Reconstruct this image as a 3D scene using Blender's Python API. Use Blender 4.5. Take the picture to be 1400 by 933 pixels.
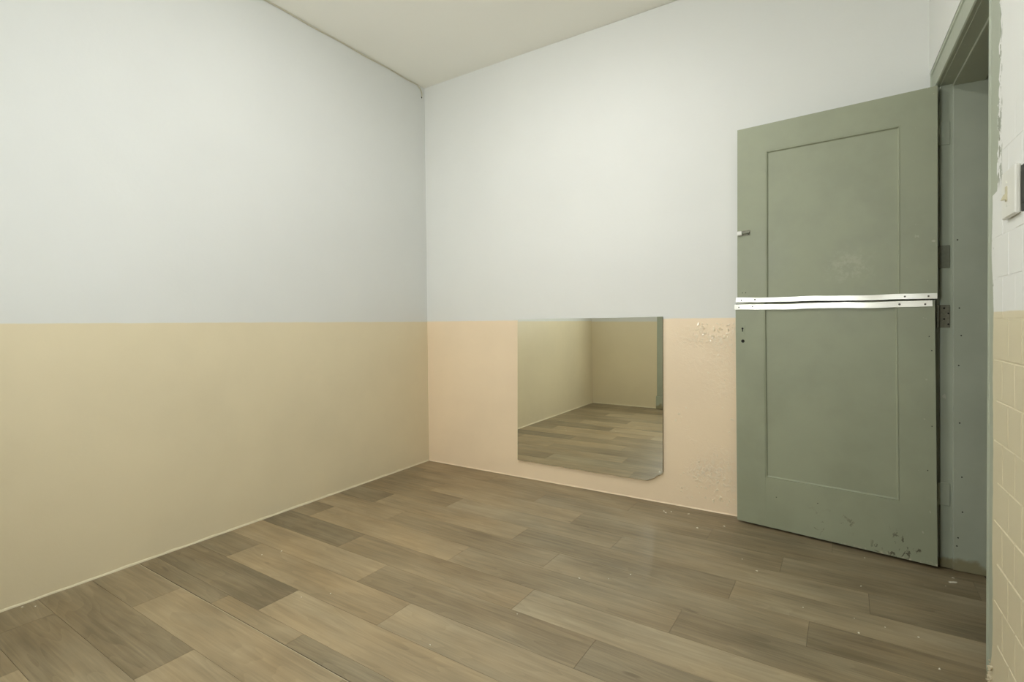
import bpy, bmesh, math, random
from mathutils import Vector, Matrix
random.seed(7)
S = bpy.context.scene
for o in list(bpy.data.objects): bpy.data.objects.remove(o, do_unlink=True)
C = S.collection
# ------------------------------------------------------------------ camera, world, exposure
# room frame: x runs along the back wall from the far-left corner, y = 0 is the back wall, room at y < 0
cam_d = bpy.data.cameras.new('camera'); cam = bpy.data.objects.new('camera', cam_d); C.objects.link(cam)
cam.location = (2.5369, -2.9973, 1.05)
cam.rotation_euler = (math.pi/2, 0, 0.54415)
cam_d.sensor_width = 36; cam_d.lens = 36*710/1400
cam_d.shift_y = -28.74/1400
cam_d.clip_start = 0.02
S.camera = cam
w = bpy.data.worlds.new('world'); S.world = w; w.use_nodes = True
w.node_tree.nodes['Background'].inputs[0].default_value = (.75, .8, .9, 1)
w.node_tree.nodes['Background'].inputs[1].default_value = .3
S.view_settings.view_transform = 'Standard'; S.view_settings.look = 'None'
S.view_settings.gamma = 1; S.view_settings.use_curve_mapping = False
S.view_settings.exposure = 0
S.cycles.max_bounces = 16; S.cycles.diffuse_bounces = 12; S.cycles.glossy_bounces = 8     # many inter-reflections in a pale room
LAMP_STRENGTH = 58.0
LAMP_COLOR = (1.0, .992, .975)
FILL_STRENGTH = 20.0  # glow of the unseen door panes added as fill light
FILL_COLOR = (.96, 1.0, 1.0)

# ------------------------------------------------------------------ node helpers
class NT:
    def __init__(s, name):
        s.m = bpy.data.materials.new(name); s.m.use_nodes = True
        s.t = s.m.node_tree; s.n = s.t.nodes; s.l = s.t.links
        s.b = s.n['Principled BSDF']
    def node(s, ty, **kw):
        x = s.n.new(ty)
        for k, v in kw.items(): setattr(x, k, v)
        return x
    def put(s, sock, v):
        if hasattr(v, 'is_output'): s.l.new(v, sock)
        else: sock.default_value = v
    def pos(s): return s.node('ShaderNodeNewGeometry').outputs['Position']
    def obj(s): return s.node('ShaderNodeTexCoord').outputs['Object']
    def sep(s, v):
        x = s.node('ShaderNodeSeparateXYZ'); s.l.new(v, x.inputs[0]); return x.outputs
    def comb(s, a, b, c):
        x = s.node('ShaderNodeCombineXYZ')
        for i, v in enumerate((a, b, c)): s.put(x.inputs[i], v)
        return x.outputs[0]
    def math(s, op, a, b=0.0, c=None, clamp=False):
        x = s.node('ShaderNodeMath', operation=op, use_clamp=clamp)
        s.put(x.inputs[0], a); s.put(x.inputs[1], b)
        if c is not None: s.put(x.inputs[2], c)
        return x.outputs[0]
    def noise(s, vec, scale, detail=2, rough=.5, dist=0.0):
        x = s.node('ShaderNodeTexNoise'); s.l.new(vec, x.inputs['Vector'])
        x.inputs['Scale'].default_value = scale; x.inputs['Detail'].default_value = detail
        x.inputs['Roughness'].default_value = rough; x.inputs['Distortion'].default_value = dist
        return x.outputs['Fac']
    def scale(s, vec, sc):
        x = s.node('ShaderNodeMapping'); s.l.new(vec, x.inputs['Vector']); x.inputs['Scale'].default_value = sc
        return x.outputs[0]
    def ramp(s, f, a, b, lo=0.0, hi=1.0):            # map range a..b to lo..hi, clamped, smooth
        x = s.node('ShaderNodeMapRange', interpolation_type='SMOOTHSTEP'); s.put(x.inputs['Value'], f)
        x.inputs['From Min'].default_value = a; x.inputs['From Max'].default_value = b
        x.inputs['To Min'].default_value = lo; x.inputs['To Max'].default_value = hi
        return x.outputs[0]
    def mix(s, f, a, b, blend='MIX'):
        x = s.node('ShaderNodeMix', data_type='RGBA', blend_type=blend)
        s.put(x.inputs['Factor'], f)
        for k, v in ((6, a), (7, b)):
            if isinstance(v, tuple): v = (*v[:3], 1)
            s.put(x.inputs[k], v)
        return x.outputs[2]
    def bump(s, h, strength=.3, dist=.01, prev=None):
        x = s.node('ShaderNodeBump'); s.l.new(h, x.inputs['Height'])
        x.inputs['Strength'].default_value = strength; x.inputs['Distance'].default_value = dist
        if prev is not None: s.l.new(prev, x.inputs['Normal'])
        return x.outputs[0]
    def attr(s, name):
        return s.node('ShaderNodeAttribute', attribute_type='OBJECT', attribute_name=name).outputs['Fac']
    def done(s, color=None, rough=None, normal=None, metal=None, spec=None, emit=None, es=0):
        i = s.b.inputs
        if color is not None: s.put(i['Base Color'], (*color[:3], 1) if isinstance(color, tuple) else color)
        if rough is not None: s.put(i['Roughness'], rough)
        if normal is not None: s.l.new(normal, i['Normal'])
        if metal is not None: i['Metallic'].default_value = metal
        if spec is not None: i['Specular IOR Level'].default_value = spec
        if emit is not None: i['Emission Color'].default_value = (*emit, 1); i['Emission Strength'].default_value = es
        return s.m

def plain(name, col, rough=.5, metal=0.0, var=.06, sc=30):
    t = NT(name); n = t.noise(t.obj(), sc, 3)
    c = t.mix(n, tuple(x*(1-var) for x in col), tuple(min(1, x*(1+var)) for x in col))
    return t.done(c, rough, metal=metal)

WHITE_L, WHITE_B = (.67, .685, .67), (.755, .765, .745)
BEIGE, PEACH = (.71, .63, .445), (.89, .73, .53)

def wall_paint(name, lower, upper, z0, slope=0.0, flaky=False, axis=0):
    t = NT(name); P = t.pos(); xyz = t.sep(P)
    wob = t.noise(t.scale(P, (1, 1, .2)), 9, 3)
    line = t.math('ADD', t.math('MULTIPLY', xyz[axis], slope), z0)
    line = t.math('ADD', line, t.math('MULTIPLY', t.math('SUBTRACT', wob, .5), .007))
    up = t.ramp(t.math('SUBTRACT', xyz[2], line), -.0015, .003)
    blot = t.noise(P, 1.7, 4, .55)
    lo = t.mix(t.ramp(blot, .3, .7), tuple(x*.965 for x in lower), tuple(x*1.025 for x in lower))
    hi = t.mix(t.ramp(blot, .3, .7), tuple(x*.985 for x in upper), tuple(min(.95, x*1.01) for x in upper))
    col = t.mix(up, lo, hi)
    broad = t.noise(P, 2.6, 2)
    fine = t.noise(P, 55, 3, .6)
    nb = t.bump(broad, .25, .03)
    nb = t.bump(fine, .10, .004, nb)
    rough = t.math('ADD', t.math('MULTIPLY', up, .22), .40)
    if flaky:
        # old blistered enamel: bare plaster relief in ragged patches beside the door and above the floor
        pm = t.noise(t.scale(P, (1, 1, 1.3)), 3.2, 4, .6)
        near = t.ramp(xyz[0], 1.72, 2.02)
        band1 = t.ramp(t.math('ABSOLUTE', t.math('SUBTRACT', xyz[2], .99)), .13, .0)
        band2 = t.ramp(t.math('ABSOLUTE', t.math('SUBTRACT', xyz[2], .16)), .17, .0)
        m = t.math('MULTIPLY', near, t.math('ADD', t.math('ADD', band1, band2), .25))
        m = t.math('MULTIPLY', m, t.ramp(pm, .40, .60))
        low = t.math('SUBTRACT', 1.0, up)
        m = t.math('MULTIPLY', m, low, clamp=True)
        fl = t.noise(t.scale(P, (1, 1, .8)), 62, 4, .65, .6)
        fl = t.ramp(fl, .44, .60)
        h = t.math('MULTIPLY', fl, m)
        nb = t.bump(h, .5, .006, nb)
        col = t.mix(t.math('MULTIPLY', h, .6), col, (.90, .82, .66))  # highlights on the blisters painted in as a lighter tint
        rough = t.math('SUBTRACT', rough, t.math('MULTIPLY', m, .14))
    return t.done(col, rough, nb)

M = {}
M['wall_left'] = wall_paint('left wall two tone paint', BEIGE, WHITE_L, 1.036)
M['wall_back'] = wall_paint('back wall two tone paint', PEACH, WHITE_B, 1.038, .011, True)
M['wall_rear'] = wall_paint('rear wall two tone paint', BEIGE, WHITE_L, 1.030)
M['wall_right'] = wall_paint('right wall two tone paint', (.70, .63, .45), (.755, .765, .74), 1.072)
t = NT('ceiling paint'); P = t.pos(); n = t.noise(P, 2.0, 4)
M['ceiling'] = t.done(t.mix(n, (.87, .86, .79), (.90, .89, .83)), .7, t.bump(t.noise(P, 6, 3), .2, .01))
M['corridor'] = plain('corridor wall paint', (.55, .53, .43), .6)
M['subfloor'] = plain('dark underlay', (.07, .055, .04), .8)
M['caulk'] = plain('cream caulk bead', (.70, .64, .46), .5, var=.12, sc=60)
M['plaster'] = plain('bare plaster', (.60, .53, .38), .85, var=.12, sc=80)
M['cable'] = plain('paint covered cable', (.58, .55, .43), .5, var=.1)
M['black'] = plain('black plastic', (.012, .012, .012), .4)
M['hole'] = plain('dark hole', (.006, .006, .005), .9)
M['plastic'] = plain('white plastic', (.78, .78, .73), .35, var=.02)
M['ivory'] = plain('ivory plastic', (.62, .58, .42), .35, var=.04)
M['lampmetal'] = plain('white lamp metal', (.8, .8, .78), .4, var=.02)
t = NT('lit lamp diffuser'); M['lamp'] = t.done((.9, .9, .9), .4, emit=LAMP_COLOR, es=LAMP_STRENGTH)
t = NT('mirror silver'); M['mirror'] = t.done((.87, .88, .81), .008, metal=1.0)
M['glass_edge'] = plain('mirror glass edge', (.16, .17, .13), .25)
t = NT('bare aluminium'); P = t.obj()
n1 = t.noise(t.scale(P, (6, 60, 60)), 6, 3)
M['alu'] = t.done(t.mix(n1, (.70, .69, .63), (.80, .79, .73)), t.ramp(n1, .3, .7, .34, .46), t.bump(t.noise(t.scale(P, (7, 2, 10)), 1.0, 2), .12, .02), metal=1.0)
M['steel'] = plain('dull screw steel', (.22, .21, .18), .45, metal=.8)
M['screw'] = plain('dark screw head', (.10, .095, .08), .5, metal=.5)

def door_paint(name, col, wear=True, base_wear=False):
    t = NT(name); P = t.pos(); xyz = t.sep(P)
    blot = t.noise(P, 3.4, 4, .6)
    c = t.mix(t.ramp(blot, .32, .68), tuple(x*.94 for x in col), tuple(x*1.05 for x in col))
    nb = t.bump(t.noise(t.scale(P, (1, 1, .12)), 60, 3), .10, .003)
    nb = t.bump(t.noise(P, 9, 3), .12, .01, nb)
    rough = t.ramp(blot, .3, .7, .42, .55)
    if wear:
        # rubbed pale scuff at hand height
        d = t.node('ShaderNodeVectorMath', operation='DISTANCE'); t.l.new(t.scale(P, (1, 1, 1.3)), d.inputs[0])
        d.inputs[1].default_value = (2.625, -.153, 1.295*1.3)
        sc = t.math('MULTIPLY', t.ramp(d.outputs['Value'], .16, .02), t.ramp(t.noise(P, 24, 5, .7), .44, .66))
        c = t.mix(t.math('MULTIPLY', sc, .40), c, (.50, .50, .39))
        # chipped paint low on the door, dark where the old coat shows
        ch = t.ramp(t.noise(t.scale(P, (1, 1, .8)), 30, 4, .62, .8), .60, .64)
        patch = t.ramp(t.noise(P, 6, 2), .44, .58)
        lowz = t.ramp(xyz[2], .19, .06)
        rgt = t.ramp(xyz[0], 2.35, 2.6)
        m = t.math('MULTIPLY', t.math('MULTIPLY', ch, patch), t.math('MULTIPLY', lowz, rgt))
        c = t.mix(m, c, (.10, .095, .065))
        e = t.ramp(t.noise(P, 70, 4, .6), .50, .60)
        e = t.math('MULTIPLY', e, t.math('MULTIPLY', t.ramp(xyz[2], .028, .012), t.ramp(xyz[0], 2.3, 2.9)))
        c = t.mix(t.math('MULTIPLY', e, .8), c, (.55, .50, .38))
        # a few flecks knocked off near the hinge edge
        fk = t.math('MULTIPLY', t.ramp(t.noise(P, 38, 2, .5), .71, .74), t.ramp(xyz[0], 2.80, 2.93))
        c = t.mix(t.math('MULTIPLY', fk, .7), c, (.50, .48, .38))
    if base_wear:
        e = t.math('ADD', xyz[2], t.math('MULTIPLY', t.math('SUBTRACT', t.noise(P, 18, 3), .5), .10))
        m = t.ramp(e, .060, .030)
        c = t.mix(t.math('MULTIPLY', m, .85), c, (.235, .205, .11))
        fk = t.ramp(t.noise(t.scale(P, (1, 1, .4)), 45, 2, .5), .73, .76)
        c = t.mix(t.math('MULTIPLY', fk, .5), c, (.60, .60, .52))
    return t.done(c, rough, nb, spec=.45)
GREEN = (.312, .337, .240)
M['door'] = door_paint('grey green door enamel', GREEN)
M['frame'] = door_paint('grey green frame enamel', (.385, .42, .335), wear=False, base_wear=True)
M['hinge'] = plain('painted over hinge', (.19, .20, .15), .45, var=.2, sc=80)
M['bare_hinge'] = plain('half bare hinge', (.20, .195, .145), .45, metal=.2, var=.4, sc=120)
M['chip'] = plain('white paint flake', (.78, .75, .64), .7)

# printed oak plank: tone (0 dark .. 1 light) and hue (grey .. tan) come from each plank
t = NT('oak effect vinyl'); O = t.obj(); tone = t.attr('tone'); hue = t.attr('hue'); seed = t.attr('seed')
off = t.comb(t.math('MULTIPLY', seed, 37.0), t.math('MULTIPLY', seed, 91.0), seed)
v = t.node('ShaderNodeVectorMath', operation='ADD'); t.l.new(O, v.inputs[0]); t.l.new(off, v.inputs[1]); V = v.outputs[0]
cloud = t.noise(t.scale(V, (2.2, 5, 1)), 1.0, 3, .55)
warp = t.noise(t.scale(V, (1.1, 8, 1)), 1.0, 2, .5)
sy = t.sep(V)
rings = t.node('ShaderNodeTexWave', wave_type='BANDS', bands_direction='Y', wave_profile='SAW')
t.l.new(t.comb(t.math('MULTIPLY', sy[0], 1.0), t.math('ADD', t.math('MULTIPLY', sy[1], 6.0), t.math('MULTIPLY', warp, 3.2)), 0.0), rings.inputs['Vector'])
rings.inputs['Scale'].default_value = 1.4; rings.inputs['Distortion'].default_value = 1.2; rings.inputs['Detail'].default_value = 2
fib = t.noise(t.scale(V, (5, 190, 1)), 1.0, 4, .65)
streak = t.noise(t.scale(V, (2.6, 46, 1)), 1.0, 4, .62)
k = t.math('ADD', tone, t.math('MULTIPLY', t.math('SUBTRACT', cloud, .5), 1.15))
k = t.math('ADD', k, t.math('MULTIPLY', t.math('SUBTRACT', rings.outputs['Fac'], .5), .13))
k = t.math('ADD', k, t.math('MULTIPLY', t.math('SUBTRACT', streak, .5), .75))
k = t.math('ADD', k, t.math('MULTIPLY', t.math('SUBTRACT', fib, .5), .60), clamp=True)
grey = t.mix(k, (.150, .119, .070), (.405, .338, .222))
tan = t.mix(k, (.165, .117, .060), (.440, .328, .185))
hu = t.math('ADD', hue, t.math('MULTIPLY', t.math('SUBTRACT', t.noise(t.scale(V, (3, 8, 1)), 1.0, 2), .5), 1.3), clamp=True)
c = t.mix(hu, grey, tan)
kn = t.ramp(t.noise(t.scale(V, (5, 17, 1)), 1.0, 1), .76, .83)
c = t.mix(t.math('MULTIPLY', kn, .55), c, (.10, .07, .04))
M['plank'] = t.done(c, t.ramp(fib, .3, .7, .36, .50), t.bump(fib, .12, .001), spec=.45)

# ------------------------------------------------------------------ mesh helpers
def mesh(name, verts, faces, mat, parent=None, smooth=False):
    me = bpy.data.meshes.new(name); me.from_pydata([tuple(v) for v in verts], [], faces); me.validate()
    bm = bmesh.new(); bm.from_mesh(me); bmesh.ops.recalc_face_normals(bm, faces=bm.faces); bm.to_mesh(me); bm.free()
    if smooth:
        for p in me.polygons: p.use_smooth = True
    me.materials.append(mat); o = bpy.data.objects.new(name, me); C.objects.link(o)
    if parent: o.parent = parent
    return o
class MB:
    def __init__(s): s.v = []; s.f = []
    def add(s, vs, fs):
        k = len(s.v); s.v += [tuple(v) for v in vs]; s.f += [tuple(i+k for i in f) for f in fs]; return s
    def box(s, x0, x1, y0, y1, z0, z1):
        return s.add([(x, y, z) for z in (z0, z1) for x, y in ((x0, y0), (x1, y0), (x1, y1), (x0, y1))],
                     [(3, 2, 1, 0), (4, 5, 6, 7), (0, 1, 5, 4), (1, 2, 6, 5), (2, 3, 7, 6), (3, 0, 4, 7)])
    def hexa(s, b, tp):     # bottom ring, top ring
        n = len(b); return s.add(list(b)+list(tp), [tuple(reversed(range(n))), tuple(range(n, 2*n))] + [(i, (i+1) % n, n+(i+1) % n, n+i) for i in range(n)])
    def bbox(s, x0, x1, y0, y1, z0, z1, b=.002):   # box with all edges chamfered
        bm = bmesh.new(); bmesh.ops.create_cube(bm, size=1)
        for q in bm.verts: q.co = Vector(((x0+x1)/2+q.co.x*(x1-x0), (y0+y1)/2+q.co.y*(y1-y0), (z0+z1)/2+q.co.z*(z1-z0)))
        bmesh.ops.bevel(bm, geom=list(bm.edges), offset=b, segments=1, affect='EDGES', profile=.5)
        bm.verts.index_update()
        s.add([q.co[:] for q in bm.verts], [tuple(q.index for q in f.verts) for f in bm.faces]); bm.free(); return s
    def cyl(s, c, ax, r, h, n=16, r2=None):    # from c along axis ax (unit) for length h
        a = Vector(ax).normalized(); u = a.orthogonal().normalized(); w_ = a.cross(u); c = Vector(c); r2 = r if r2 is None else r2
        A = [c+(u*math.cos(i*2*math.pi/n)+w_*math.sin(i*2*math.pi/n))*r for i in range(n)]
        B = [c+a*h+(u*math.cos(i*2*math.pi/n)+w_*math.sin(i*2*math.pi/n))*r2 for i in range(n)]
        return s.hexa(A, B)
    def sweep(s, pts, r, n=8):
        rings = []; P = [Vector(p) for p in pts]
        for i, p in enumerate(P):
            d = (P[min(i+1, len(P)-1)]-P[max(i-1, 0)]).normalized()
            u = d.cross(Vector((.3, .2, .93))).normalized(); w_ = d.cross(u)
            rr = r[i] if isinstance(r, (list, tuple)) else r
            rings.append([p+(u*math.cos(j*2*math.pi/n)+w_*math.sin(j*2*math.pi/n))*rr for j in range(n)])
        vs = [q for g in rings for q in g]; fs = []
        for i in range(len(P)-1):
            for j in range(n): fs.append((i*n+j, i*n+(j+1) % n, (i+1)*n+(j+1) % n, (i+1)*n+j))
        fs += [tuple(reversed(range(n))), tuple(range((len(P)-1)*n, len(P)*n))]
        return s.add(vs, fs)
    def build(s, name, mat, parent=None, smooth=False, fn=None):
        if fn: s.v = [fn(*q) for q in s.v]
        return mesh(name, s.v, s.f, mat, parent, smooth)
def tag(o, label, cat, group=None, kind=None):
    o['label'] = label; o['category'] = cat
    if group: o['group'] = group
    if kind: o['kind'] = kind
    return o
def empty(name, loc=(0, 0, 0), rz=0.0):
    o = bpy.data.objects.new(name, None); C.objects.link(o); o.location = loc; o.rotation_euler = (0, 0, rz); o.empty_display_size = .1; return o

# ------------------------------------------------------------------ room shell
W, D = 2.936, 3.20          # room width (x) and depth (-y)
def cz(x, y): return 2.784 + .0381*x + .0129*y          # the old ceiling is not level
LL, BL = -.034, .014        # lean of the left and back walls over their height
T = .14
# left wall: base at x=0, top leaning out
b = [(0, T, -.03), (0, -D-T, -.03), (-T-.05, -D-T, -.03), (-T-.05, T, -.03)]
tp = [(LL, T, cz(0, 0)), (LL, -D-T, cz(0, -D)), (-T-.05, -D-T, cz(0, -D)), (-T-.05, T, cz(0, 0))]
wl = MB().hexa(b, tp).build('wall_left', M['wall_left'])
tag(wl, 'plain left wall, white above and beige below', 'wall', kind='structure')
b = [(LL-.001, 0, -.03), (W+.16, 0, -.03), (W+.16, T, -.03), (LL-.001, T, -.03)]
tp = [(LL-.001, -BL, cz(0, 0)), (W+.16, -BL, cz(W, 0)), (W+.16, T, cz(W, 0)), (LL-.001, T, cz(0, 0))]
wb = MB().hexa(b, tp).build('wall_back', M['wall_back'])
tag(wb, 'wall with the mirror, white above and peach below', 'wall', kind='structure')
wr = MB().hexa([(LL, -D, -.03), (LL, -D-T, -.03), (W+.16, -D-T, -.03), (W+.16, -D, -.03)],
               [(LL, -D, cz(0, -D)), (LL, -D-T, cz(0, -D)), (W+.16, -D-T, cz(W, -D)), (W+.16, -D, cz(W, -D))]).build('wall_rear', M['wall_rear'])
tag(wr, 'wall opposite the mirror, white above and beige below', 'wall', kind='structure')
x0, x1, y0, y1 = LL-T, W+.16, T, -D-T
def cq(z): return [(x0, y0, cz(x0, y0)+z), (x1, y0, cz(x1, y0)+z), (x1, y1, cz(x1, y1)+z), (x0, y1, cz(x0, y1)+z)]
ce = MB().hexa(cq(0), cq(.1)).build('ceiling', M['ceiling'])
tag(ce, 'off-white painted plaster ceiling', 'ceiling', kind='structure')
# right wall with the doorway (far end y -.03 .. -1.0)
WR1 = W + .155
DF, DN, DH = -.150, -1.000, 2.058       # rough opening behind the frame
wm = MB()
def seg(ya, yb, za, zt, xa): # wall piece between two y with ceiling-following top when zt is None
    tb = [(xa, ya), (xa, yb), (WR1, yb), (WR1, ya)]
    wm.hexa([(x, y, za) for x, y in tb], [(x, y, cz(W, y) if zt is None else zt) for x, y in tb])
seg(0, -.045, -.03, DH, W)
seg(-.045, DF+.025, -.03, DH, W+.014)
seg(DN, -1.22, -.03, DH, W+.014)
seg(-1.22, -D, -.03, DH, W)
seg(0, -D, 2.16, None, W)
seg(0, -1.22, DH, 2.16, W+.014)
seg(-1.22, -D, DH, 2.16, W)
wright = wm.build('wall_right', M['wall_right'])
tag(wright, 'tiled wall beside the doorway, white above and cream below', 'wall', kind='structure')
# ragged plaster that laps over the door casing
prof = [(-.0, 1.000), (.03, 1.010), (.055, 1.022), (.075, 1.032), (.10, 1.044), (.14, 1.052), (.25, 1.054), (.4, 1.050), (.55, 1.056), (.7, 1.060), (.8, 1.058), (.9, 1.055),
        (1.0, 1.058), (1.05, 1.062), (1.075, 1.066), (1.10, 1.060), (1.16, 1.054), (1.22, 1.046), (1.3, 1.048), (1.36, 1.052), (1.398, 1.054), (1.402, 1.100)]
z = 1.42
while z < 2.13:
    prof.append((z, 1.106+.03*max(0, z-1.55)/.4+random.uniform(-.012, .016))); z += random.uniform(.007, .022)
prof.append((2.16, 1.13))
dense = []
for (za, va), (zb, vb) in zip(prof, prof[1:]):
    n = max(1, int((zb-za)/.014)) if za < 1.4 else 1
    for i in range(n): dense.append((za+(zb-za)*i/n, va+(vb-va)*i/n+random.uniform(-.0022, .0022)))
dense.append(prof[-1])
vs, fs = [], []
for z, v_ in dense: vs += [(W, -v_, z), (W, -1.221, z), (W+.0145, -1.221, z), (W+.0145, -v_-.0015, z)]
n = len(dense)
for i in range(n-1):
    for j in range(4): fs.append((4*i+j, 4*i+(j+1) % 4, 4*i+4+(j+1) % 4, 4*i+4+j))
fs += [(0, 1, 2, 3), (4*n-4, 4*n-3, 4*n-2, 4*n-1)]
pe = M['wall_right'].copy(); pe.name = 'flaking plaster edge'
t = NT.__new__(NT); t.m = pe; t.t = pe.node_tree; t.n = t.t.nodes; t.l = t.t.links; t.b = t.n['Principled BSDF']
P = t.pos(); xyz = t.sep(P); src = t.b.inputs['Base Color'].links[0].from_socket
edge = t.math('ADD', xyz[1], t.math('MULTIPLY', t.math('SUBTRACT', t.noise(P, 20, 3), .5), .05))
pk = t.math('MULTIPLY', t.ramp(t.noise(t.scale(P, (1, 1, .7)), 55, 4, .65), .50, .56), t.math('MULTIPLY', t.ramp(edge, -1.155, -1.125), t.ramp(xyz[2], 1.40, 1.44)))
pk2 = t.math('MULTIPLY', t.ramp(t.noise(t.scale(P, (1, 1, .5)), 70, 4, .65), .60, .63), t.math('MULTIPLY', t.ramp(edge, -1.085, -1.070), t.ramp(xyz[2], 1.07, 1.10)))
t.put(t.b.inputs['Base Color'], t.mix(t.math('ADD', pk, pk2, clamp=True), src, (.30, .325, .26)))
mesh('plaster_edge', vs, fs, pe, wright)
# loose lumps of plaster at the foot of that edge
lump = MB(); r_ = random.Random(3)
for i in range(46):
    c = Vector((W-.001+r_.uniform(-.005, .006), -1.032+r_.uniform(-.022, .020), .003+r_.random()**1.4*.088)); R = r_.uniform(.0018, .0062)
    bm = bmesh.new(); bmesh.ops.create_icosphere(bm, subdivisions=1, radius=R)
    for q in bm.verts: q.co = c+q.co*r_.uniform(.65, 1.2)
    bm.verts.index_update(); lump.add([q.co[:] for q in bm.verts], [tuple(q.index for q in f.verts) for f in bm.faces]); bm.free()
lo = lump.build('plaster_crumble', M['plaster'], wright); lo['kind'] = 'stuff'
# painted-over wall tiles in running bond
TH, TWD, PR = .111, .106, .0026
def tile_mesh(w_, h_, PR):
    b_ = .0022; g = .0008
    o = [(0, 0+g, g), (0, w_-g, g), (0, w_-g, h_-g), (0, g, h_-g)]
    i = [(-PR, g+b_, g+b_), (-PR, w_-g-b_, g+b_), (-PR, w_-g-b_, h_-g-b_), (-PR, g+b_, h_-g-b_)]
    me = bpy.data.meshes.new('tile')
    vv = [(x, -y, z) for x, y, z in o+i]
    me.from_pydata(vv, [], [(4, 5, 6, 7), (0, 1, 5, 4), (1, 2, 6, 5), (2, 3, 7, 6), (3, 0, 4, 7), (3, 2, 1, 0)])
    bm = bmesh.new(); bm.from_mesh(me); bmesh.ops.recalc_face_normals(bm, faces=bm.faces); bm.to_mesh(me); bm.free()
    me.materials.append(M['wall_right']); return me
cache = {}
z = 1.053-9*TH
for row in range(14):
    startj = 1.155 if row % 2 else 1.208
    v_ = startj-TWD
    while v_ < D-.03:
        a = max(v_, 1.072 if z < 1.3 else 1.150); bb = min(v_+TWD, D-.002)
        if bb-a > .02:
            key = (round(bb-a, 4), row < 9)
            if key not in cache: cache[key] = tile_mesh(bb-a, TH, PR if row < 9 else .0015)
            o = bpy.data.objects.new('tile', cache[key]); C.objects.link(o); o.parent = wright
            o.location = (W+.0004+random.uniform(0, .0007), -a, z)
            o.rotation_euler = (0, random.uniform(-.004, .004), random.uniform(-.005, .005))
        v_ += TWD
    z += TH
# blistered paint curling off the peach wall beside the door: too small to pick apart
bl = MB(); r_ = random.Random(21)
def blister(x, z, a):
    n = r_.randint(5, 7); ph = r_.random()*6; el = r_.uniform(1, 2.2); hi = a*r_.uniform(.25, .6); tilt = r_.uniform(-.2, .35)
    ring = []
    for k_ in range(n):
        t_ = k_*2*math.pi/n; rr = a*r_.uniform(.55, 1.1); px, pz = rr*math.cos(t_)*el*.7, rr*math.sin(t_)*.7
        ring.append((px*math.cos(ph)-pz*math.sin(ph), px*math.sin(ph)+pz*math.cos(ph)))
    y0_ = -BL*z/2.784
    bl.hexa([(x+p_[0], y0_+.001, z+p_[1]) for p_ in ring], [(x+p_[0]*.8, y0_-max(.0006, hi*(1+tilt*p_[1]/a*2)), z+p_[1]*.8) for p_ in ring])
for i in range(150):
    if i < 60: x, z = 2.12-abs(r_.gauss(0, .11)), 1.035-abs(r_.gauss(0, .055))
    elif i < 120: x, z = 2.13-abs(r_.gauss(0, .17)), .05+abs(r_.gauss(0, .10))
    else: x, z = r_.uniform(1.80, 2.12), r_.uniform(.1, 1.0)
    if z > 1.045 or z < .02 or x < 1.76: continue
    blister(x, z, r_.uniform(.0025, .0075) if r_.random() < .85 else r_.uniform(.008, .012))
t = NT('glossy blistered peach enamel'); bo = bl.build('paint_blisters', t.done((.92, .80, .61), .22, spec=.6), wb); bo['kind'] = 'stuff'  # paler than the wall paint, glints partly put into the colour
# ------------------------------------------------------------------ floor of printed planks
fl = MB().box(-.02, WR1+.02, -D-.02, .02, -.05, -.002).build('floor', M['subfloor'])
tag(fl, 'grey-brown oak plank floor', 'floor', kind='structure')
ANG = math.atan(.028); ca, sa = math.cos(ANG), math.sin(ANG)
# plank coordinates: s along the boards, q across; (x, v): v = q + .028 x
def st2xy(s_, q): return (s_-.028*q, -(q+.028*s_))
def clip(poly, x0, x1, y0, y1):
    for ax, lim, sg in ((0, x0, 1), (0, x1, -1), (1, y0, 1), (1, y1, -1)):
        out = []
        for i in range(len(poly)):
            a, b_ = poly[i], poly[(i+1) % len(poly)]
            da, db = sg*(a[ax]-lim), sg*(b_[ax]-lim)
            if da >= 0: out.append(a)
            if (da >= 0) != (db >= 0):
                k_ = da/(da-db); out.append((a[0]+(b_[0]-a[0])*k_, a[1]+(b_[1]-a[1])*k_))
        poly = out
        if len(poly) < 3: return []
    return poly
GAP = .0005
LEN = .957
def plank(s0, s1, q0, q1, tone, hue):
    seed = random.random()*50
    quad = [st2xy(s0+GAP, q0+GAP), st2xy(s1-GAP, q0+GAP), st2xy(s1-GAP, q1-GAP), st2xy(s0+GAP, q1-GAP)]
    for rc in ((.0, W-.0005, -D+.0, -.0), (W-.0005, WR1, -.985, -.166)):
        p_ = clip(quad, *rc)
        if not p_: continue
        ar = abs(sum(p_[i][0]*p_[(i+1) % len(p_)][1]-p_[(i+1) % len(p_)][0]*p_[i][1] for i in range(len(p_))))/2
        if ar < 4e-4: continue
        cx, cy = st2xy(s0, q0)
        loc = []
        for x, y in p_:
            dx, dy = x-cx, y-cy
            loc.append((dx*ca-dy*sa, dx*sa+dy*ca))   # rotate by +ANG into plank axes
        ins = []
        m0 = (sum(a[0] for a in loc)/len(loc), sum(a[1] for a in loc)/len(loc))
        mb = MB(); mb.hexa([(a, b_, -.0022) for a, b_ in loc], [(a, b_, 0) for a, b_ in loc])
        o = mb.build('plank', M['plank'], fl)
        o.location = (cx, cy, 0); o.rotation_euler = (0, 0, -ANG)
        o['tone'] = tone; o['hue'] = hue; o['seed'] = seed
RW = .1667
L0 = 1.843
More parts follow.
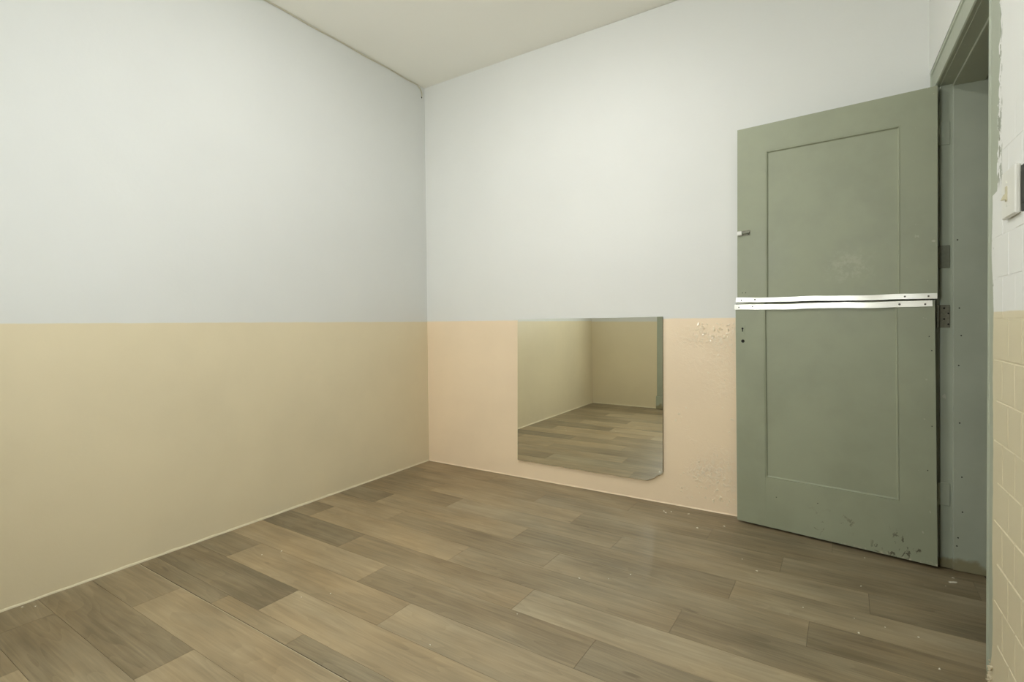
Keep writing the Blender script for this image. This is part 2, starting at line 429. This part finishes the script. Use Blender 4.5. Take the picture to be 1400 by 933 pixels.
# (row, list of (end joint, tone, hue)): each board runs from the previous joint to this one
rows = {
 -1: [(.64, .22, .25), (1.095, .52, .62), (2.05, .30, .25), (9, .4, .2)],
 0: [(.83, .20, .20), (1.79, .55, .55), (2.75, .30, .2), (9, .4, .3)],
 1: [(.308, .18, .25), (1.262, .50, .70), (2.22, .60, .25), (9, .42, .2)],
 2: [(.01, .3, .3), (.967, .58, .65), (1.928, .33, .45), (2.885, .22, .15), (9, .4, .3)],
 3: [(.64, .16, .2), (1.597, .42, .60), (2.554, .62, .2), (9, .45, .2)],
 4: [(.2, .35, .4), (1.155, .52, .72), (2.118, .45, .30), (3.07, .32, .15), (9, .4, .3)],
 5: [(.585, .40, .65), (1.535, .34, .45), (2.51, .45, .18), (9, .20, .2)],
 6: [(.33, .14, .3), (1.272, .48, .60), (2.245, .36, .25), (3.2, .50, .25), (9, .4, .3)],
 7: [(.727, .25, .6), (1.708, .46, .30), (2.69, .52, .2), (9, .30, .2)],
 8: [(.457, .22, .5), (1.417, .50, .55), (2.385, .38, .22), (9, .28, .15)],
 9: [(.14, .3, .5), (1.10, .30, .65), (2.056, .42, .25), (3.045, .30, .2), (9, .40, .2)],
 10: [(.65, .30, .7), (1.607, .38, .45), (2.564, .35, .25), (9, .25, .2)],
 11: [(.30, .3, .5), (1.25, .4, .4), (2.2, .35, .3), (9, .3, .2)],
}
for r, bs in rows.items():
    q1 = L0-r*RW; q0 = q1-RW
    if r == -1: q0, q1 = L0, 1.9115
    s0 = -.6
    for s1, tone, hue in bs:
        plank(s0, min(s1, 4), q0, q1, tone, hue); s0 = s1
lower = [(.427, [.40, .60, .45, .5], [.30, .55, .3, .3]), (.872, [.26, .66, .4, .5], [.35, .45, .3, .4]), (.238, [.30, .30, .5, .3], [.25, .3, .4, .2]),
         (.53, [.18, .55, .35, .45], [.3, .3, .3, .3])]
q0 = 1.9150
for i in range(9):
    st, tones, hues = lower[i] if i < 4 else (random.uniform(.1, .9), [random.uniform(.2, .65) for _ in range(4)], [random.uniform(.15, .7) for _ in range(4)])
    s0 = -.6; s1 = st
    for k_ in range(4):
        plank(s0, s1, q0, q0+RW, tones[k_], hues[k_]); s0, s1 = s1, s1+LEN
    q0 += RW
# curled pale lip of the cut where the two vinyl sheets meet
mb = MB(); pts = []
for i in range(60):
    x, y = st2xy(.06+i*(2.86/59), 1.9152+random.uniform(-.0004, .0004)); pts.append((x, y, -.0002))
mb.sweep(pts, .0011, 5)
mb.build('seam_lip', plain('pale cut vinyl edge', (.52, .45, .31), .6), fl)
# ------------------------------------------------------------------ beads along the foot of the walls
def bead(name, a, b_, h, d, nrm, label, mat):
    a, b_ = Vector(a), Vector(b_); n = 70; vs, fs = [], []; nv = Vector(nrm)
    for i in range(n+1):
        p = a.lerp(b_, i/n); hh = h*random.uniform(.65, 1.25); dd = d*random.uniform(.7, 1.15)
        vs += [p-nv*.004, p+nv*dd, p+nv*dd*.75+Vector((0, 0, hh*.6)), p+nv*dd*.2+Vector((0, 0, hh)), p-nv*.004+Vector((0, 0, hh))]
    for i in range(n):
        for j in range(5): fs.append((5*i+j, 5*i+(j+1) % 5, 5*i+5+(j+1) % 5, 5*i+5+j))
    fs += [tuple(range(5)), tuple(range(5*n, 5*n+5))]
    o = mesh(name, vs, fs, mat); tag(o, label, 'baseboard', kind='structure'); return o
bead('baseboard_left', (0, -.012, .0003), (0, -D+.01, .0003), .009, .005, (1, 0, 0), 'thin cream caulk bead along the foot of the bare wall', M['caulk'])
bead('baseboard_back', (.012, 0, .0003), (2.84, 0, .0003), .006, .004, (0, -1, 0), 'ragged thin caulk bead along the foot of the mirror wall', M['wall_back'])
bead('baseboard_rear', (.012, -D, .0003), (.80, -D, .0003), .010, .006, (0, 1, 0), 'thin cream caulk bead along the foot of the wall opposite the mirror', M['caulk'])
# ------------------------------------------------------------------ corridor beyond the doorway
cor = MB(); cor.box(WR1, WR1+1.3, -2.4, 1.2, -.06, -.003)
tag(cor.build('floor_corridor', plain('worn brown corridor vinyl', (.24, .19, .12), .5, var=.2, sc=8)), 'brown floor of the corridor beyond the doorway', 'floor', kind='structure')
cor = MB(); cor.box(WR1+1.3, WR1+1.4, -2.5, 1.3, -.06, 2.9)
tag(cor.build('wall_corridor', M['corridor']), 'dim cream corridor wall seen through the doorway', 'wall', kind='structure')
cor = MB(); cor.box(WR1-.0, WR1+1.3, 1.2, 1.3, -.06, 2.9)
tag(cor.build('wall_corridor_end', M['corridor']), 'end wall of the corridor beyond the mirror wall', 'wall', kind='structure')
cor = MB(); cor.box(WR1-.0, WR1+1.3, -2.5, -2.4, -.06, 2.9)
tag(cor.build('wall_corridor_near', M['corridor']), 'other end wall of the corridor behind the tiled wall', 'wall', kind='structure')
cor = MB(); cor.box(WR1-.0, WR1+1.4, -2.5, 1.3, 2.9, 3.0)
tag(cor.build('ceiling_corridor', M['ceiling']), 'ceiling of the corridor beyond the doorway', 'ceiling', kind='structure')
cor = MB(); cor.box(WR1-.005, WR1+.0, .141, 1.2, -.06, 2.9)
tag(cor.build('wall_corridor_side', M['corridor']), 'corridor side wall past the mirror wall', 'wall', kind='structure')

# ------------------------------------------------------------------ door frame
fr = empty('trim_1', (0, 0, 0)); tag(fr, 'grey-green wooden frame around the open doorway', 'door frame', kind='structure')
XC = W+.002         # casing face
XJ = W+.0145
def casing_profile(flat=False):   # across width 0..1 (inner -> outer), proud height
    if flat: return [(0, 0), (0, .012), (.03, .0155), (.10, .0155), (.13, .0118), (1, .0118), (1, 0)]
    return [(0, .000), (0, .012), (.03, .0165), (.10, .0165), (.13, .0125), (.80, .0125), (.84, .017), (.96, .017), (1, .010), (1, 0)]
def casing_leg(v_in, v_out, z0, z1, miter, name, lean=0.0):
    vs, fs = [], []; pr = casing_profile(lean > 0); n = len(pr)
    for u_, h in pr:
        v_ = v_in+(v_out-v_in)*u_; ztop = z1+(u_*miter if miter else 0)
        vs += [(XJ-h, -v_, z0), (XJ-h, -v_-lean, ztop)]
    for i in range(n): j = (i+1) % n; fs.append((2*i, 2*i+1, 2*j+1, 2*j))
    fs += [tuple(range(0, 2*n, 2)), tuple(range(1, 2*n, 2))]
    return mesh(name, vs, fs, M['frame'], fr)
HI, HO = 2.046, 2.150
casing_leg(.152, .048, .0005, HI, HO-HI, 'casing')
casing_leg(.984, 1.092, .0005, HI, HO-HI, 'casing', .034)
vs, fs = [], []; pr = casing_profile(); n = len(pr)
for u_, h in pr:
    z = HI+(HO-HI)*u_; vs += [(XJ-h, -(.152-.104*u_), z), (XJ-h, -(1.018+.108*u_), z)]
for i in range(n): j = (i+1) % n; fs.append((2*i, 2*i+1, 2*j+1, 2*j))
fs += [tuple(range(0, 2*n, 2)), tuple(range(1, 2*n, 2))]
mesh('head_casing', vs, fs, M['frame'], fr)
# strip of wall painted with the frame colour, seen where the plaster has flaked
MB().box(W+.0105, W+.0148, -1.20, -1.0925, .0, 2.148).build('painted_edge', M['frame'], fr)
def jamb(v0, v1, vs_, name):
    MB().bbox(XJ+.0003, WR1+.016, -max(v0, v1), -min(v0, v1), .0005, 2.056, .0015).build(name, M['frame'], fr)
    MB().bbox(W+.056, WR1+.015, -max(v1, vs_), -min(v1, vs_), .0008, 2.044, .002).build('door_stop', M['frame'], fr)
jamb(.127, .165, .178, 'jamb')
jamb(1.024, .986, .973, 'jamb')
MB().bbox(XJ+.0003, WR1+.004, -.9855, -.1655, 2.0445, 2.0565, .0012).build('head_jamb', M['frame'], fr)
MB().bbox(W+.056, WR1+.003, -.9725, -.1785, 2.0325, 2.0445, .0015).build('head_stop', M['frame'], fr)
for x, z in ((3.012, 1.10), (3.018, .985), (3.010, .86), (3.013, .62), (3.020, .395), (3.006, 1.385), (3.008, .14), (3.004, .105), (3.022, .25)):
    MB().cyl((x, -.1779, z), (0, -1, 0), .0028, .0006, 8).build('nail_hole', M['hole'], fr)

# ------------------------------------------------------------------ split door, opened against the mirror wall
HX, HY = 2.938, -.201
RZ = math.atan2(.121, -.793)
DWID, TK = .806, .038
PA, PB = .126, .669      # panel edges from the hinge side
CUT = 1.137
def make_leaf(name, upper, fn, label):
    e = empty(name, (HX, HY, 0), RZ); tag(e, label, 'door', kind='structure')
    def B(nm, mb, mat=M['door'], par=None, smooth=False): return mb.build(nm, mat, par or e, smooth, fn)
    z0, z1 = (CUT+.003, 2.037) if upper else (.0115, CUT-.003)
    p0, p1 = (z0, 1.900) if upper else (.257, z1)
    B('stile', MB().box(0, PA, -TK, 0, z0, z1))
    B('stile', MB().box(PB, DWID, -TK, 0, z0, z1))
    if upper: B('top_rail', MB().box(PA, PB, -TK, 0, p1, z1))
    else: B('bottom_rail', MB().box(PA, PB, -TK, 0, z0, p0))
    B('panel', MB().box(PA-.004, PB+.004, -TK+.008, -.0070, p0-(0 if upper else .004), p1+(.004 if upper else 0)))
    # moulding: stepped bead running round three sides of the panel
    prf = [(0, -.0004), (.0012, -.0014), (.0024, .0003), (.0056, .0003), (.0072, -.0048), (.0108, -.0070)]
    def mould(axis, at, sg, a, b_, ma, mb_):
        vs, fs = [], []
        for w_, d in prf:
            if axis == 'v': vs += [(at+sg*w_, d, a+ma*w_), (at+sg*w_, d, b_-mb_*w_)]
            else: vs += [(a+ma*w_, d, at+sg*w_), (b_-mb_*w_, d, at+sg*w_)]
        k_ = len(prf)
        vs += [(vs[-2][0], -.0090, vs[-2][2]), (vs[-1][0], -.0090, vs[-1][2]), (vs[0][0], -.0090, vs[0][2]), (vs[1][0], -.0090, vs[1][2])]
        k_ += 2
        for i in range(k_): j = (i+1) % k_; fs.append((2*i, 2*i+1, 2*j+1, 2*j))
        fs += [tuple(range(0, 2*k_, 2)), tuple(range(1, 2*k_, 2))]
        m_ = MB(); m_.add(vs, fs); B('panel_moulding', m_)
    mould('v', PA, 1, p0, p1, 0 if upper else 1, 1 if upper else 0)
    mould('v', PB, -1, p0, p1, 0 if upper else 1, 1 if upper else 0)
    if upper: mould('h', p1, -1, PA, PB, 1, 1)
    else: mould('h', p0, 1, PA, PB, 1, 1)
    # bent aluminium strip screwed along the cut
    rr = random.Random(11 if upper else 12); n = 60; vs, fs = [], []
    xs0, xs1 = (.001, .812) if upper else (.008, .810)
    for i in range(n+1):
        x = xs0+(xs1-xs0)*i/n; k_ = i/n
        wav = .0016*math.sin(x*17+(0 if upper else 1.1))+.0006*math.sin(x*39+2)
        if upper: a = CUT+.002+wav*.9+.002*k_; b_ = a+.0235
        else: b_ = CUT-.005+wav-.004*k_*k_; a = b_-.0265
        y = .0016+.0008*math.sin(x*24+(0 if upper else 2))
        t2 = .0012*math.sin(x*16+(1 if upper else 3))
        vs += [(x, y-.0012, a), (x, y+.0022+t2*.4, a+.0004), (x, y+.0022+t2*.1, (a+b_)/2), (x, y+.0022-t2*.3, b_-.0004), (x, y-.0012, b_)]
    for i in range(n):
        for j in range(5): fs.append((5*i+j, 5*i+(j+1) % 5, 5*i+5+(j+1) % 5, 5*i+5+j))
    fs += [tuple(range(5)), tuple(range(5*n, 5*n+5))]
    m_ = MB(); m_.add(vs, fs); st = B('metal_strip', m_, M['alu']); st['label'] = 'bent bare aluminium strip'
    zc_ = CUT+.0145 if upper else CUT-.0195
    for x in ((.030, .110, .720, .785) if upper else (.032, .120, .722, .788)):
        s_ = B('screw', MB().cyl((x, .0032, zc_+rr.uniform(-.003, .003)), (0, 1, 0), .0045, .0022, 10, .0032), M['screw'], st)
    # hinges: knuckle on the door edge, leaf let into the jamb
    for z, mt in (((1.84, M['frame']), (1.318, M['hinge'])) if upper else ((1.066, M['bare_hinge']), (.312, M['frame']))):
        h = empty('hinge', (0, 0, 0)); h.parent = e
        inv = (Matrix.Translation((HX, HY, 0)) @ Matrix.Rotation(RZ, 4, 'Z')).inverted()
        def H(nm, mb, mat):
            mb.v = [tuple(inv @ Vector(q)) for q in mb.v]; return mb.build(nm, mat, h)
        lf = H('jamb_leaf', MB().bbox(W+.008, W+.0475, -.1690, -.1645, z-.048, z+.048, .0012), mt)
        for k_ in range(3):
            H('knuckle', MB().cyl((W+.0065, -.1755, z-.047+k_*.0318), (0, 0, 1), .0052, .0302, 12), mt)
        for dx, dz in ((.020, .034), (.034, .012), (.020, -.012), (.034, -.034)):
            H('screw', MB().cyl((W+.008+dx, -.1688, z+dz), (0, -1, 0), .0036, .0008, 10), M['hole'] if mt is M['bare_hinge'] else mt)
    return e, B
up, BU = make_leaf('door_1', True, None, 'upper half of the split grey-green panelled door with a small bolt')
lo_, BLo = make_leaf('door_2', False, lambda x, y, z: (x+.009*max(0, z-.1)/1.03, y, z), 'lower half of the split grey-green panelled door with a keyhole')
# bolt on the upper half
la = BU('bolt_plate', MB().bbox(.742, .801, 0, .0022, 1.484, 1.511, .001), M['bare_hinge']); la['label'] = 'worn metal bolt with a whitish end'
BU('bolt', MB().cyl((.746, .0055, 1.497), (1, 0, 0), .0055, .040, 10), M['hinge'], la)
BU('bolt_end', MB().bbox(.780, .804, .0018, .0120, 1.486, 1.509, .003), M['plastic'], la)
for x in (.751, .778): BU('screw', MB().cyl((x, .002, 1.4905), (0, 1, 0), .0026, .0014, 8), M['hole'], la)
BU('nail_hole', MB().cyl((.765, -.0004, 1.190), (0, 1, 0), .0022, .0006, 8), M['hole'])
BU('nail_hole', MB().cyl((.780, -.0004, 1.190), (0, 1, 0), .0018, .0006, 8), M['hole'])
# keyhole and lock hole in the lower half
kp = BLo('keyhole_plate', MB().bbox(.7605, .7835, -.0002, .0014, .976, 1.022, .0007), M['door'])
BLo('keyhole', MB().cyl((.772, .0013, 1.006), (0, 1, 0), .0050, .0006, 12), M['hole'], kp)
BLo('keyhole_slot', MB().box(.7696, .7744, .0013, .0019, .990, 1.005), M['hole'], kp)
BLo('lock_hole', MB().cyl((.771, -.0004, .941), (0, 1, 0), .0085, .0010, 16), M['hole'])
for x, z in ((.02, .98), (.012, .92), (.014, .60), (.030, .41), (.44, .178), (.62, .168)):
    BLo('paint_chip_mark', MB().cyl((x, -.0004, z), (0, 1, 0), .0022, .0006, 7), M['hole'])

# ------------------------------------------------------------------ mirror
mi = empty('mirror', (0, 0, 0)); tag(mi, 'frameless mirror with a broken lower corner, fixed low on the peach wall', 'mirror')
out = [(.776, 1.0535), (.92, 1.0560), (1.10, 1.0605), (1.34, 1.0615), (1.56, 1.0655), (1.7375, 1.0690), (1.7375, .176), (1.728, .1675), (1.702, .152), (1.690, .1405), (1.652, .1205)]
r_ = random.Random(5); x = 1.62
while x > .80: out.append((x, .1175+r_.uniform(-.0022, .0022))); x -= r_.uniform(.02, .05)
out.append((.776, .118))
n = len(out); Y0, Y1 = -.0108, -.0155
glass = mesh('mirror_glass', [(x, Y1, z) for x, z in out]+[(x, Y1+.0006, z) for x, z in out], [tuple(range(n)), tuple(range(n, 2*n))]+[(i, (i+1) % n, n+(i+1) % n, n+i) for i in range(n)], M['mirror'], mi)
back = mesh('mirror_edge', [(x, Y1+.0007, z) for x, z in out]+[(x, .0015 if False else -.0002, z) for x, z in out], [tuple(range(n)), tuple(range(n, 2*n))]+[(i, (i+1) % n, n+(i+1) % n, n+i) for i in range(n)], M['glass_edge'], mi)
MB().cyl((1.722, Y1-.0002, .1795), (0, -1, 0), .0060, .0026, 10, .0045).build('mirror_clip', M['chip'], mi)

# ------------------------------------------------------------------ cable along the ceiling edge
def lwx(z): return LL*z/2.784
pts, zt = [], 2.784
for i in range(50):
    y = -2.9+i*(2.9-.10)/49; zz = cz(0, y)-.008+.0025*math.sin(i*.9); pts.append((lwx(zz)+.006, y, zz))
pts += [(lwx(2.77)+.007, -.072, 2.762), (lwx(2.75)+.007, -.058, 2.744), (lwx(2.73)+.007, -.050, 2.725), (lwx(2.71)+.008, -.053, 2.708), (lwx(2.70)+.009, -.059, 2.699)]
cb = empty('cable', (0, -.1, 2.77)); tag(cb, 'thin paint-covered cable under the ceiling edge, ending in a short hook', 'cable')
off = Vector((0, -.1, 2.77))
MB().sweep([Vector(p_)-off for p_ in pts], .0036, 6).build('cord', M['cable'], cb, True)
MB().cyl(Vector((lwx(2.70)+.012, -.060, 2.697))-off, (.4, -.4, -1), .0035, .010, 8, .0022).build('cord_end', M['hole'], cb)

# ------------------------------------------------------------------ switch and black box on the tiled wall
sw = empty('light_switch', (W, -1.245, 1.366)); tag(sw, 'white light switch with an ivory toggle on the tiled wall', 'light switch')
MB().bbox(-.013, -.0022, -.066, .045, -.060, .060, .003).build('switch_plate', M['plastic'], sw)
tg = MB().bbox(-.0150, -.0125, -.0075, .0075, -.0185, .0185, .0008).build('toggle_slot', M['ivory'], sw)
MB().hexa([(-.0145, -.0055, -.015), (-.0145, .0055, -.015), (-.0145, .0055, .002), (-.0145, -.0055, .002)], [(-.024, -.0045, -.016), (-.024, .0045, -.016), (-.019, .0045, -.003), (-.019, -.0045, -.003)]).build('toggle', M['ivory'], tg)
for z in (.030, -.030): MB().cyl((-.0128, 0, z), (-1, 0, 0), .003, .0012, 10).build('screw', M['plastic'], sw)
bx = empty('wall_box', (W, -1.375, 1.362)); tag(bx, 'black plastic wall box next to the white switch', 'wall box')
MB().bbox(-.0085, -.0022, -.040, .0385, -.058, .052, .002).build('box_body', M['black'], bx)
MB().bbox(-.0105, -.0083, -.030, .030, -.040, .036, .001).build('box_face', M['black'], bx)

# ------------------------------------------------------------------ ceiling lamp (lights the room) and door in the wall behind, its glowing panes added as fill
LX, LY = 1.36, -1.42; LZ = cz(LX, LY)-.012
lp = empty('ceiling_lamp', (LX, LY, LZ)); tag(lp, 'round white dome lamp in the middle of the ceiling', 'ceiling lamp')
MB().cyl((0, 0, -.022), (0, 0, 1), .200, .027, 48).build('lamp_body', M['lampmetal'], lp)
dm = MB(); N_ = 40; prof_ = [(.188, -.0215), (.187, -.034), (.182, -.042), (.165, -.051), (.125, -.058), (.070, -.062), (.0, -.063)]
vs = [(r*math.cos(j*2*math.pi/N_), r*math.sin(j*2*math.pi/N_), z) for r, z in prof_[:-1] for j in range(N_)]+[(0, 0, -.063)]
fs = [(i*N_+j, i*N_+(j+1) % N_, (i+1)*N_+(j+1) % N_, (i+1)*N_+j) for i in range(len(prof_)-2) for j in range(N_)]
fs += [((len(prof_)-2)*N_+j, (len(prof_)-2)*N_+(j+1) % N_, len(vs)-1) for j in range(N_)]+[tuple(range(N_))]
mesh('diffuser', vs, fs, M['lamp'], lp, True)
d3 = empty('door_3', (0, 0, 0)); tag(d3, 'closed grey-green door with four added glowing panes for fill light, opposite the mirror', 'door', kind='structure')
ya = -D
MB().bbox(.822, .915, ya-.001, ya+.020, .150, 2.15, .004).build('casing', M['frame'], d3)
MB().bbox(.812, .920, ya-.001, ya+.026, .0005, .150, .004).build('plinth_block', M['frame'], d3)
MB().bbox(1.725, 1.818, ya-.001, ya+.020, .150, 2.15, .004).build('casing', M['frame'], d3)
MB().bbox(1.720, 1.828, ya-.001, ya+.026, .0005, .150, .004).build('plinth_block', M['frame'], d3)
MB().bbox(.915, 1.725, ya-.001, ya+.020, 2.05, 2.15, .004).build('head_casing', M['frame'], d3)
for a, b_ in ((.9155, 1.04), (1.60, 1.7245)): MB().bbox(a, b_, ya-.001, ya+.012, .010, 2.049, .002).build('stile', M['frame'], d3)
for a, b_ in ((.010, .26), (1.0, 1.16), (1.92, 2.049)): MB().bbox(1.0405, 1.5995, ya-.001, ya+.012, a, b_, .002).build('rail', M['frame'], d3)
MB().box(1.0405, 1.5995, ya-.001, ya+.004, .2605, .9995).build('panel', M['frame'], d3)
t = NT('added fill light glass'); M['fill_pane'] = t.done((.8, .85, .85), .5, emit=FILL_COLOR, es=FILL_STRENGTH)   # added glow, fills the room from behind the camera
MB().bbox(1.308, 1.332, ya-.001, ya+.012, 1.1605, 1.9195, .002).build('fill_pane_bar', M['frame'], d3)
for a, b_ in ((1.0405, 1.308), (1.332, 1.5995)):
    MB().bbox(a, b_, ya-.001, ya+.012, 1.528, 1.552, .002).build('fill_pane_bar', M['frame'], d3)
    for c_, d_ in ((1.1605, 1.528), (1.552, 1.9195)): MB().box(a, b_, ya-.001, ya+.005, c_, d_).build('fill_pane', M['fill_pane'], d3)
MB().cyl((1.665, ya+.012, 1.02), (0, 1, 0), .008, .045, 12).cyl((1.665, ya+.05, 1.02), (0, 1, 0), .024, .022, 16, .018).build('knob', M['steel'], d3)

# ------------------------------------------------------------------ paint flakes and plaster crumbs on the floor
chips = [(.379, 1.59, .004), (.422, 1.522, .005), (1.442, 1.699, .004), (1.678, 1.05, .004), (1.782, .994, .003), (1.847, .913, .005), (2.222, .525, .004), (2.289, .609, .005), (2.621, .812, .003),
         (2.63, .906, .005), (2.709, .82, .004), (2.798, .832, .004), (2.972, .306, .010), (2.978, .262, .005), (1.79, .147, .008), (1.812, .118, .008), (1.775, .128, .007), (1.979, .269, .007), (2.093, .179, .006),
         (2.828, .996, .005), (.837, 1.728, .003), (.91, 1.653, .004), (.022, 2.30, .004), (.058, 2.274, .005), (2.465, .825, .003), (2.682, .232, .004), (1.593, 1.402, .003), (2.654, .534, .004), (2.94, .36, .003), (1.90, .10, .006)]
r_ = random.Random(9)
for i, (x, v_, R) in enumerate(chips):
    n = r_.randint(5, 7); long_ = 3.0 if i == 12 else r_.uniform(1, 1.9); a0 = r_.random()*6
    ring = []
    for k_ in range(n):
        a = k_*2*math.pi/n; rr = R*r_.uniform(.6, 1.1); px, py = rr*math.cos(a)*long_*.7, rr*math.sin(a)*.7
        ring.append((px*math.cos(a0)-py*math.sin(a0), px*math.sin(a0)+py*math.cos(a0)))
    hgt = R*r_.uniform(.25, .45)
    o = MB().hexa([(p_[0], p_[1], 0) for p_ in ring], [(p_[0]*.75, p_[1]*.75, hgt*r_.uniform(.6, 1.1)) for p_ in ring]).build('paint_flake', M['chip'])
    o.location = (x, -v_, 0.0001)
    if i == 12: lb, gp = 'long thin plaster sliver on the floor just inside the door frame', None
    elif i in (13, 28): lb, gp = 'small pale plaster crumb beside the long sliver at the door frame', 'plaster crumbs by the door frame'
    elif i in (14, 15, 16): lb, gp = 'pale plaster flake in the cluster below the broken mirror corner', 'plaster flakes below the mirror corner'
    elif i in (17, 18, 29): lb, gp = 'pale plaster flake near the wall between mirror and door', 'plaster flakes between mirror and door'
    elif i in (22, 23): lb, gp = 'pale flake against the foot of the bare beige wall', 'flakes at the foot of the bare wall'
    elif i in (0, 1, 20, 21): lb, gp = 'tiny pale flake on the dark planks near the vinyl seam', 'flakes near the vinyl seam'
    elif i in (25, 27, 6, 7): lb, gp = 'tiny pale flake on the planks in front of the green door', 'flakes in front of the door'
    elif i in (8, 9, 10, 11, 19, 24): lb, gp = 'tiny pale flake on the planks before the open doorway', 'flakes before the doorway'
    else: lb, gp = 'tiny pale flake lying out in the middle of the plank floor', 'flakes in the middle of the floor'
    tag(o, lb, 'plaster flake' if 'plaster' in lb else 'paint flake', gp)
